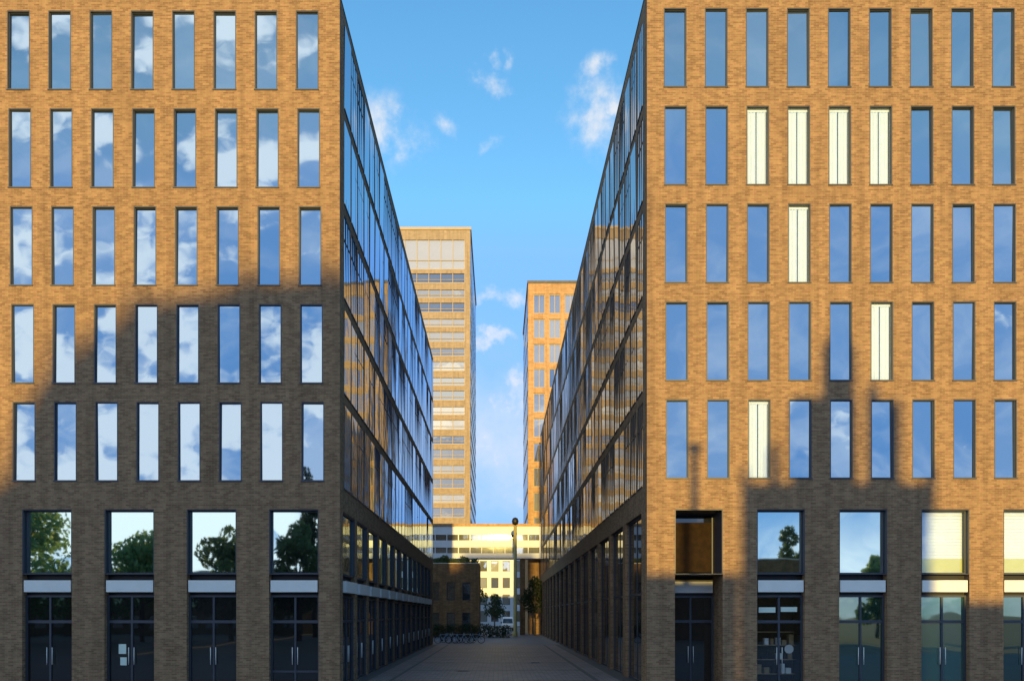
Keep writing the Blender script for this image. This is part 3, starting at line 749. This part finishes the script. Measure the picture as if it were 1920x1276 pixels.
# ------------------------------------------------------------------ bicycles
def build_bikes():
    spots = [(-5.1,44.6,.10,'bike_blue','blue bicycle parked nearest the left wall'),(-4.2,45.3,-.15,'bike_grey','grey bicycle second from the left wall, front wheel turned in'),
             (-3.5,44.5,.22,'bike_blue','blue bicycle standing in the middle of the parked row'),(-2.9,45.6,3.0,'bike_grey','grey bicycle facing the other way in the row'),
             (-2.1,44.9,.05,'bike_blue','blue bicycle at the open end of the row'),(-4.7,46.4,.3,'bike_grey','grey bicycle standing behind the others by the wall')]
    protos = {}
    for x, y, a, mk, lab in spots:
        if mk not in protos:
            root = thing('parked_bicycle', lab, 'bicycle', (x,y,0), a, 'bicycles parked across the alley end')
            f = MB(); r = .022
            A,B,Cc,Dd = (-.12,0,.30),(-.28,0,.86),(.36,0,.82),(-.52,0,.34)
            for p,q in ((A,B),(A,Cc),(B,Cc),(A,Dd),(B,Dd)): f.tube(p,q,r,n=8)
            f.tube(Cc,(.41,0,.70),r,n=8); f.tube((.34,0,.98),(.52,0,.34),r,n=8); f.tube(B,(-.31,0,.94),.016,n=8)
            f.build('frame', M[mk], root)
            for cx in (-.52,.52):
                w = MB(); w.torus((cx,0,.345),.32,.026)
                o = w.build('wheel', M['rubber'], root)
                s = MB()
                for i in range(8):
                    t = math.pi*i/8; s.tube((cx-.31*math.cos(t),0,.345-.31*math.sin(t)),(cx+.31*math.cos(t),0,.345+.31*math.sin(t)),.004,n=4)
                s.tube((cx,-.05,.345),(cx,.05,.345),.03,n=8); s.build('spokes', M['panel'], o)
            s = MB(); s.lathe([(.02,.93),(.10,.95),(.11,.98),(.05,1.0),(0,1.0)],10,cx=-.31); s.build('saddle', M['dark'], root)
            h = MB(); h.tube((.34,-.28,1.04),(.34,.28,1.04),.016,n=8); h.tube((.34,-.28,1.04),(.22,-.30,1.03),.018,n=8); h.tube((.34,.28,1.04),(.22,.30,1.03),.018,n=8); h.tube((.34,0,.97),(.34,0,1.04),.018,n=8); h.build('handlebar', M['dark'], root)
            c = MB(); c.tube((-.12,-.06,.30),(-.12,.06,.30),.08,n=12); c.tube((-.12,.07,.30),(-.02,.07,.16),.012,n=6); c.tube((-.12,-.07,.30),(-.22,-.07,.44),.012,n=6); c.build('crankset', M['dark'], root)
            kk = MB(); kk.tube((-.2,.05,.30),(-.24,.20,.01),.012,n=6); kk.build('kickstand', M['dark'], root)
            protos[mk] = root; o = root
        else:
            o = copy_tree(protos[mk]); o['label'] = lab
        o.location = (x,y,.006); o.rotation_euler.z = a
build_bikes()

# ------------------------------------------------------------------ mast at the passage
k = 3.25; mx, my = fx(966,k), D*k-D
root = thing('light_mast', 'tall slim mast with a dark lantern head in front of the bridge', 'street lamp', (mx,my,0))
t = MB(); t.lathe([(.30,0),(.30,.5),(.22,.6),(.20,fz(985,k)),(.0,fz(985,k))],12); t.build('pole', M['mast'], root)
t = MB(); t.lathe([(.0,fz(983,k)-.1),(.34,fz(982,k)),(.42,fz(976,k)),(.30,fz(971,k)),(0,fz(969,k))],14); t.build('lantern', M['dark'], root)

# ------------------------------------------------------------------ the street behind the viewpoint (reflected in the panes, shading the facades)
def shade_x(px, L): return fx(px) - SX*L
def shade_z(py, L): return fz(py) + TE*L
def build_terraced():
    L = 110.0
    root = thing('terraced_block', 'brick apartment block with a sloping roofline across the street shading the left facade', 'building', (-20,-L,0))
    base = (-20,-L,0)
    prof = [(-300,960),(-60,940),(16,890),(34,790),(70,715),(140,655),(190,612),(215,612),(216,588),(300,562),(380,545),(420,543),(421,528),(560,520),(690,508)]
    w, r, wi = MB(), MB(), MB()
    pts = [(shade_x(px,L), shade_z(py,L)) for px, py in prof]
    for (xa,za),(xb,zb) in zip(pts, pts[1:]):
        w.quad((xa,-L,0),(xb,-L,0),(xb,-L,zb),(xa,-L,za)); w.quad((xa,-L-14,0),(xb,-L-14,0),(xb,-L-14,zb),(xa,-L-14,za))
        r.quad((xa,-L+.3,za+.004),(xb,-L+.3,zb+.004),(xb,-L-14.3,zb+.004),(xa,-L-14.3,za+.004)); r.quad((xa,-L+.3,za+.004),(xb,-L+.3,zb+.004),(xb,-L+.3,zb-.3),(xa,-L+.3,za-.3))
        n = max(1,int((xb-xa)/1.5))
        for j in range(int(min(za,zb)/3.2)):
            for i in range(n):
                cx = xa+(xb-xa)*(i+.5)/n; wi.box(cx-.4,cx+.4,-L+.002,-L+.05,j*3.2+.7,j*3.2+2.3)
    for px, py in ((110,625),(262,535),(470,492),(600,480)):  # unseen chimneys, added to soften the edge of the roof's shadow
        w.box(shade_x(px-14,L), shade_x(px+14,L), -L-6, -L-4, shade_z(py+90,L), shade_z(py,L))
        for e in (-.3,.3): w.tube((shade_x(px,L)+e,-L-5,shade_z(py,L)),(shade_x(px,L)+e,-L-5,shade_z(py,L)+.5),.14,n=8)
    for xx, zz in (pts[0], pts[-1]): w.quad((xx,-L,0),(xx,-L-14,0),(xx,-L-14,zz),(xx,-L,zz))
    # unseen tall block, added to shade the far end of the alley
    xa, xb, z = -4.9, 5.2, 10.3+TE*186
    w.box(xa,xb,-L-9,-L+1.5,0,z); r.box(xa-.1,xb+.1,-L-9.1,-L+1.6,z+.003,z+.35)
    w.build('wall', M['brick'], root, base); r.build('roof', M['stone'], root, base)
    o = wi.build('windows', M['glass'], root, base); o['kind'] = 'stuff'
build_terraced()

def build_chapel():
    L = 48.0
    base = (shade_x(1572,L),-L,0)
    root = thing('small_chapel', 'brick chapel with a spire whose shadow falls on the right facade', 'church', base)
    w, r = MB(), MB()
    def blk(a,b,y,d=8,extra=0): 
        w.box(shade_x(a,L),shade_x(b,L),-L-d,-L+extra,0,shade_z(y,L))
    def pyr(a,b,y0,y1,d):
        xa,xb = shade_x(a,L),shade_x(b,L); z0,z1 = shade_z(y0,L)+.002,shade_z(y1,L); c=((xa+xb)/2,-L-d/2,z1)
        q=[(xa,-L-d,z0),(xb,-L-d,z0),(xb,-L,z0),(xa,-L,z0)]
        for i in range(4): r.poly([q[i],q[(i+1)%4],c])
        r.poly(q)
    blk(1392,1752,905); blk(1483,1606,745,6,.3); blk(1624,1690,765,6,.3)
    blk(1541,1603,655,2.4,.6); pyr(1541,1603,655,596,2.4)
    blk(1625,1650,740,1.5,.5); pyr(1625,1650,740,700,1.5); blk(1668,1690,760,1.5,.5); pyr(1668,1690,760,735,1.5)
    blk(1443,1462,850,1,.5); pyr(1443,1462,850,815,1); blk(1390,1405,890,1,.5); pyr(1390,1405,890,862,1); blk(1735,1754,890,1,.5); pyr(1735,1754,890,850,1)
    w.build('wall', M['brick_brown'], root, base); r.build('roof', M['roof'], root, base)
    b2 = (shade_x(1290,L),-L-2,0)
    root = thing('low_hall', 'low brown hall beside the chapel across the street', 'building', b2)
    w, r = MB(), MB(); w.box(shade_x(1150,L),shade_x(1388,L),-L-9,-L-1,0,shade_z(1085,L)); r.box(shade_x(1150,L)-.1,shade_x(1388,L),-L-9.1,-L-.9,shade_z(1085,L)+.002,shade_z(1085,L)+.3)
    w.build('wall', M['brick_brown'], root, b2); r.build('roof', M['roof'], root, b2)
    b3 = (shade_x(1900,L),-L-2,0)
    root = thing('garden_wall', 'long brown garden wall running right of the chapel across the street', 'wall', b3)
    w, r = MB(), MB(); w.box(shade_x(1756,L),shade_x(2500,L),-L-1.6,-L-1,0,shade_z(1130,L)); r.box(shade_x(1756,L),shade_x(2500,L),-L-1.7,-L-.9,shade_z(1130,L)+.002,shade_z(1130,L)+.15)
    w.build('wall', M['brick_brown'], root, b3); r.build('coping', M['stone'], root, b3)
build_chapel()

L = 34.0
root = thing('street_lamp', 'tall street lamp across the street casting a thin shadow by the porch', 'street lamp', (shade_x(1302,L),-L,0))
t = MB(); t.tube((0,0,0),(0,0,shade_z(850,L)),.17,.13,12); t.build('pole', M['dark'], root)
t = MB(); t.lathe([(.10,shade_z(850,L)),(.26,shade_z(846,L)),(.26,shade_z(833,L)),(0,shade_z(828,L))],12); t.build('lantern', M['dark'], root)

# long low row of houses behind those trees
L = 74.0; b5 = (-46,-L,0)
root = thing('row_house', 'long low brick row of houses behind the trees across the street', 'building', b5)
w, r, wi = MB(), MB(), MB(); w.box(-74,-25.5,-L-8,-L,0,6.4)
r.quad((-74.3,-L+.3,6.3),(-25.2,-L+.3,6.3),(-25.2,-L-4,8.6),(-74.3,-L-4,8.6)); r.quad((-74.3,-L-8.3,6.3),(-25.2,-L-8.3,6.3),(-25.2,-L-4,8.6),(-74.3,-L-4,8.6))
for i in range(19):
    for z in (.9,3.8): wi.box(-73+2.5*i,-71.7+2.5*i,-L+.002,-L+.06,z,z+1.6)
w.build('wall', M['brick_brown'], root, b5); r.build('roof', M['roof'], root, b5); wi.build('windows', M['glass'], root, b5)['kind'] = 'stuff'

# trees mirrored in the ground-floor panes; (x, distance from the facade, height, radius)
for i, (x, L, h, rad, mk, lab) in enumerate((
    (-45,45,13.2,6.2,'leaf_bright','broad green tree across the street, furthest along to the left'),
    (-34.5,47,10.6,5.2,'leaf_bright','broad green tree across the street facing the second left shopfront'),
    (-27,50,11.4,4.4,'leaf','darker green tree across the street facing the third left shopfront'),
    (-20.5,52,12.2,3.4,'leaf','sparse dark tree across the street facing the last left shopfront'),
    (33,60,12.5,3.2,'leaf','conical green tree behind the garden wall across the street'),
    (42,58,9.0,3.0,'leaf_bright','smaller green tree behind the garden wall across the street'))):
    tree('street_tree', (x,-L,0), h, rad, mk, lab, 'trees across the street', 4200, size=.27, clear=.16, seed=40+i)
tree('poplar', (-21.2,-62,0), 19.5, 2.2, 'leaf_dark', 'tall dark poplar across the street mirrored in a left window', None, 3000, 2.0, .26, .2, 60)

# ------------------------------------------------------------------ sun and sky
sun_dir = Vector((SX, 1, -TE)).normalized()
ld = bpy.data.lights.new('sun', 'SUN'); ld.energy = 3.2; ld.angle = R(.7); ld.color = (1, .69, .17)
so = bpy.data.objects.new('sun', ld); C.objects.link(so); so.rotation_euler = sun_dir.to_track_quat('-Z', 'Y').to_euler(); so.location = (-10,-150,60)

wd = bpy.data.worlds.new('World'); scene.world = wd; wd.use_nodes = True; nt = wd.node_tree
bg = nt.nodes['Background']; bg.inputs['Strength'].default_value = .15
sky = N(nt, 'ShaderNodeTexSky', sky_type='NISHITA'); sky.sun_disc = False
sky.sun_elevation = math.atan(TE); sky.sun_rotation = R(180) + math.atan(SX)
sky.air_density = 1.0; sky.dust_density = .3; sky.ozone_density = 1.6
def mth(op, a, b=None, c=None, clamp=False):
    n = N(nt, 'ShaderNodeMath', operation=op, use_clamp=clamp)
    for i, v in enumerate((a, b, c)):
        if v is None: continue
        if isinstance(v, (int, float)): n.inputs[i].default_value = v
        else: nt.links.new(v, n.inputs[i])
    return n.outputs[0]
def smooth(v, a, b, lo=0, hi=1):
    n = N(nt, 'ShaderNodeMapRange', interpolation_type='SMOOTHSTEP'); nt.links.new(v, n.inputs['Value'])
    n.inputs['From Min'].default_value = a; n.inputs['From Max'].default_value = b; n.inputs['To Min'].default_value = lo; n.inputs['To Max'].default_value = hi
    return n.outputs[0]
tc = N(nt, 'ShaderNodeTexCoord'); sp = N(nt, 'ShaderNodeSeparateXYZ'); nt.links.new(tc.outputs['Generated'], sp.inputs[0])
dx, dy, dz = sp.outputs
ady = mth('MAXIMUM', mth('ABSOLUTE', dy), .05)
u = mth('DIVIDE', dx, ady); v = mth('DIVIDE', dz, ady)
nd = N(nt, 'ShaderNodeTexNoise'); nd.inputs['Scale'].default_value = 13; nd.inputs['Detail'].default_value = 6; nd.inputs['Roughness'].default_value = .62
nt.links.new(tc.outputs['Generated'], nd.inputs['Vector'])
ns = N(nt, 'ShaderNodeSeparateColor'); nt.links.new(nd.outputs['Color'], ns.inputs[0])
uw = mth('ADD', u, mth('MULTIPLY_ADD', ns.outputs[0], .13, -.065)); vw = mth('ADD', v, mth('MULTIPLY_ADD', ns.outputs[1], .11, -.055))
front = mth('GREATER_THAN', dy, 0)
nz = N(nt, 'ShaderNodeTexNoise'); nz.inputs['Scale'].default_value = 19; nz.inputs['Detail'].default_value = 8; nz.inputs['Roughness'].default_value = .6
nt.links.new(tc.outputs['Generated'], nz.inputs['Vector'])
puffs = [(.122,.625,.036,.048,1.1),(.118,.685,.022,.025,.85),(.152,.628,.02,.03,1.2),(-.150,.595,.030,.05,1.25),(-.125,.58,.03,.03,1.0),(.0,.665,.028,.012,.82),(-.008,.69,.012,.012,.5),(.016,.694,.012,.014,.5),
         (-.066,.609,.022,.016,.62),(-.016,.593,.014,.014,.62),(.002,.394,.034,.013,1.1),(-.006,.340,.032,.012,.85),(.018,.295,.018,.03,1.0),(.0,.27,.10,.06,.75),(0,.2,.14,.06,.80),(.02,.15,.14,.03,.6)]
acc = None
for (u0,v0,ru,rv,s) in puffs:
    a = mth('POWER', mth('DIVIDE', mth('SUBTRACT', uw, u0), ru), 2); b = mth('POWER', mth('DIVIDE', mth('SUBTRACT', vw, v0), rv), 2)
    gsn = mth('MULTIPLY', mth('EXPONENT', mth('MULTIPLY', mth('ADD', a, b), -1)), s)
    acc = gsn if acc is None else mth('MAXIMUM', acc, gsn)
fd = mth('MULTIPLY', smooth(mth('MULTIPLY', acc, mth('MULTIPLY_ADD', nz.outputs['Fac'], 4.2, -1.15)), .12, 1.35), .92)
bk = mth('EXPONENT', mth('MULTIPLY', mth('ADD', mth('POWER', mth('DIVIDE', uw, .22), 2), mth('POWER', mth('DIVIDE', mth('SUBTRACT', vw, .21), .085), 2)), -1))
fd = mth('MAXIMUM', fd, mth('MULTIPLY', bk, mth('MULTIPLY_ADD', nz.outputs['Fac'], .9, .12)))
# clouds over the street behind: a layer of broken cumulus, thicker to the left and low down
cv = N(nt, 'ShaderNodeCombineXYZ'); nt.links.new(u, cv.inputs[0]); nt.links.new(mth('MULTIPLY', v, 1.5), cv.inputs[1]); cv.inputs[2].default_value = 3.3
n2 = N(nt, 'ShaderNodeTexNoise'); n2.inputs['Scale'].default_value = 8.5; n2.inputs['Detail'].default_value = 9; n2.inputs['Roughness'].default_value = .58
nt.links.new(cv.outputs[0], n2.inputs['Vector'])
leftness = smooth(u, .25, -.35)
low = smooth(v, .55, .12)
thr = mth('ADD', mth('MULTIPLY', leftness, .15), mth('MULTIPLY', low, mth('MULTIPLY_ADD', leftness, .02, .08)))
rd = smooth(mth('ADD', n2.outputs['Fac'], thr), .64, .74)
n3 = N(nt, 'ShaderNodeTexNoise'); n3.inputs['Scale'].default_value = 5; n3.inputs['Detail'].default_value = 7; n3.inputs['Roughness'].default_value = .65; n3.inputs['Distortion'].default_value = .8
nt.links.new(cv.outputs[0], n3.inputs['Vector'])
veil = mth('MULTIPLY', smooth(n3.outputs['Fac'], .40, .68), smooth(v, .75, .15, .14, .42))
rd = mth('MAXIMUM', rd, veil)
rd = mth('MAXIMUM', rd, mth('MULTIPLY', smooth(n3.outputs['Fac'], .25, .6), smooth(v, .15, .05, 0, .85)))
dens = mth('ADD', mth('MULTIPLY', front, fd), mth('MULTIPLY', mth('SUBTRACT', 1, front), rd), None, True)
cc = N(nt, 'ShaderNodeMix', data_type='RGBA'); nt.links.new(front, cc.inputs[0]); cc.inputs[6].default_value = (4.7,5.2,5.8,1); cc.inputs[7].default_value = (2.75,2.85,3.0,1)
cap = N(nt, 'ShaderNodeMix', data_type='RGBA', blend_type='DARKEN'); cap.inputs[0].default_value = 1
nt.links.new(sky.outputs[0], cap.inputs[6]); cap.inputs[7].default_value = (1.14,1.76,2.85,1)
hs = N(nt, 'ShaderNodeHueSaturation'); hs.inputs['Hue'].default_value = .502; hs.inputs['Saturation'].default_value = 1.32; hs.inputs['Value'].default_value = 1.36; nt.links.new(cap.outputs[2], hs.inputs['Color'])
fm = N(nt, 'ShaderNodeMix', data_type='RGBA'); nt.links.new(dens, fm.inputs[0]); nt.links.new(hs.outputs[0], fm.inputs[6]); nt.links.new(cc.outputs[2], fm.inputs[7])
nt.links.new(fm.outputs[2], bg.inputs['Color'])

# ------------------------------------------------------------------ camera
cd = bpy.data.cameras.new('camera'); cam = bpy.data.objects.new('camera', cd); C.objects.link(cam); scene.camera = cam
cam.location = (0,-D,EYE); cam.rotation_euler = (R(90),0,0)
cd.sensor_width = 36; cd.lens = 36*1500/1920
cd.shift_x = 26/1920; cd.shift_y = 512/1920
cd.clip_end = 5000; cd.clip_start = .1
scene.view_settings.view_transform = 'Standard'; scene.view_settings.look = 'None'; scene.view_settings.gamma = 1; scene.view_settings.exposure = 1.05
scene.render.engine = 'CYCLES'
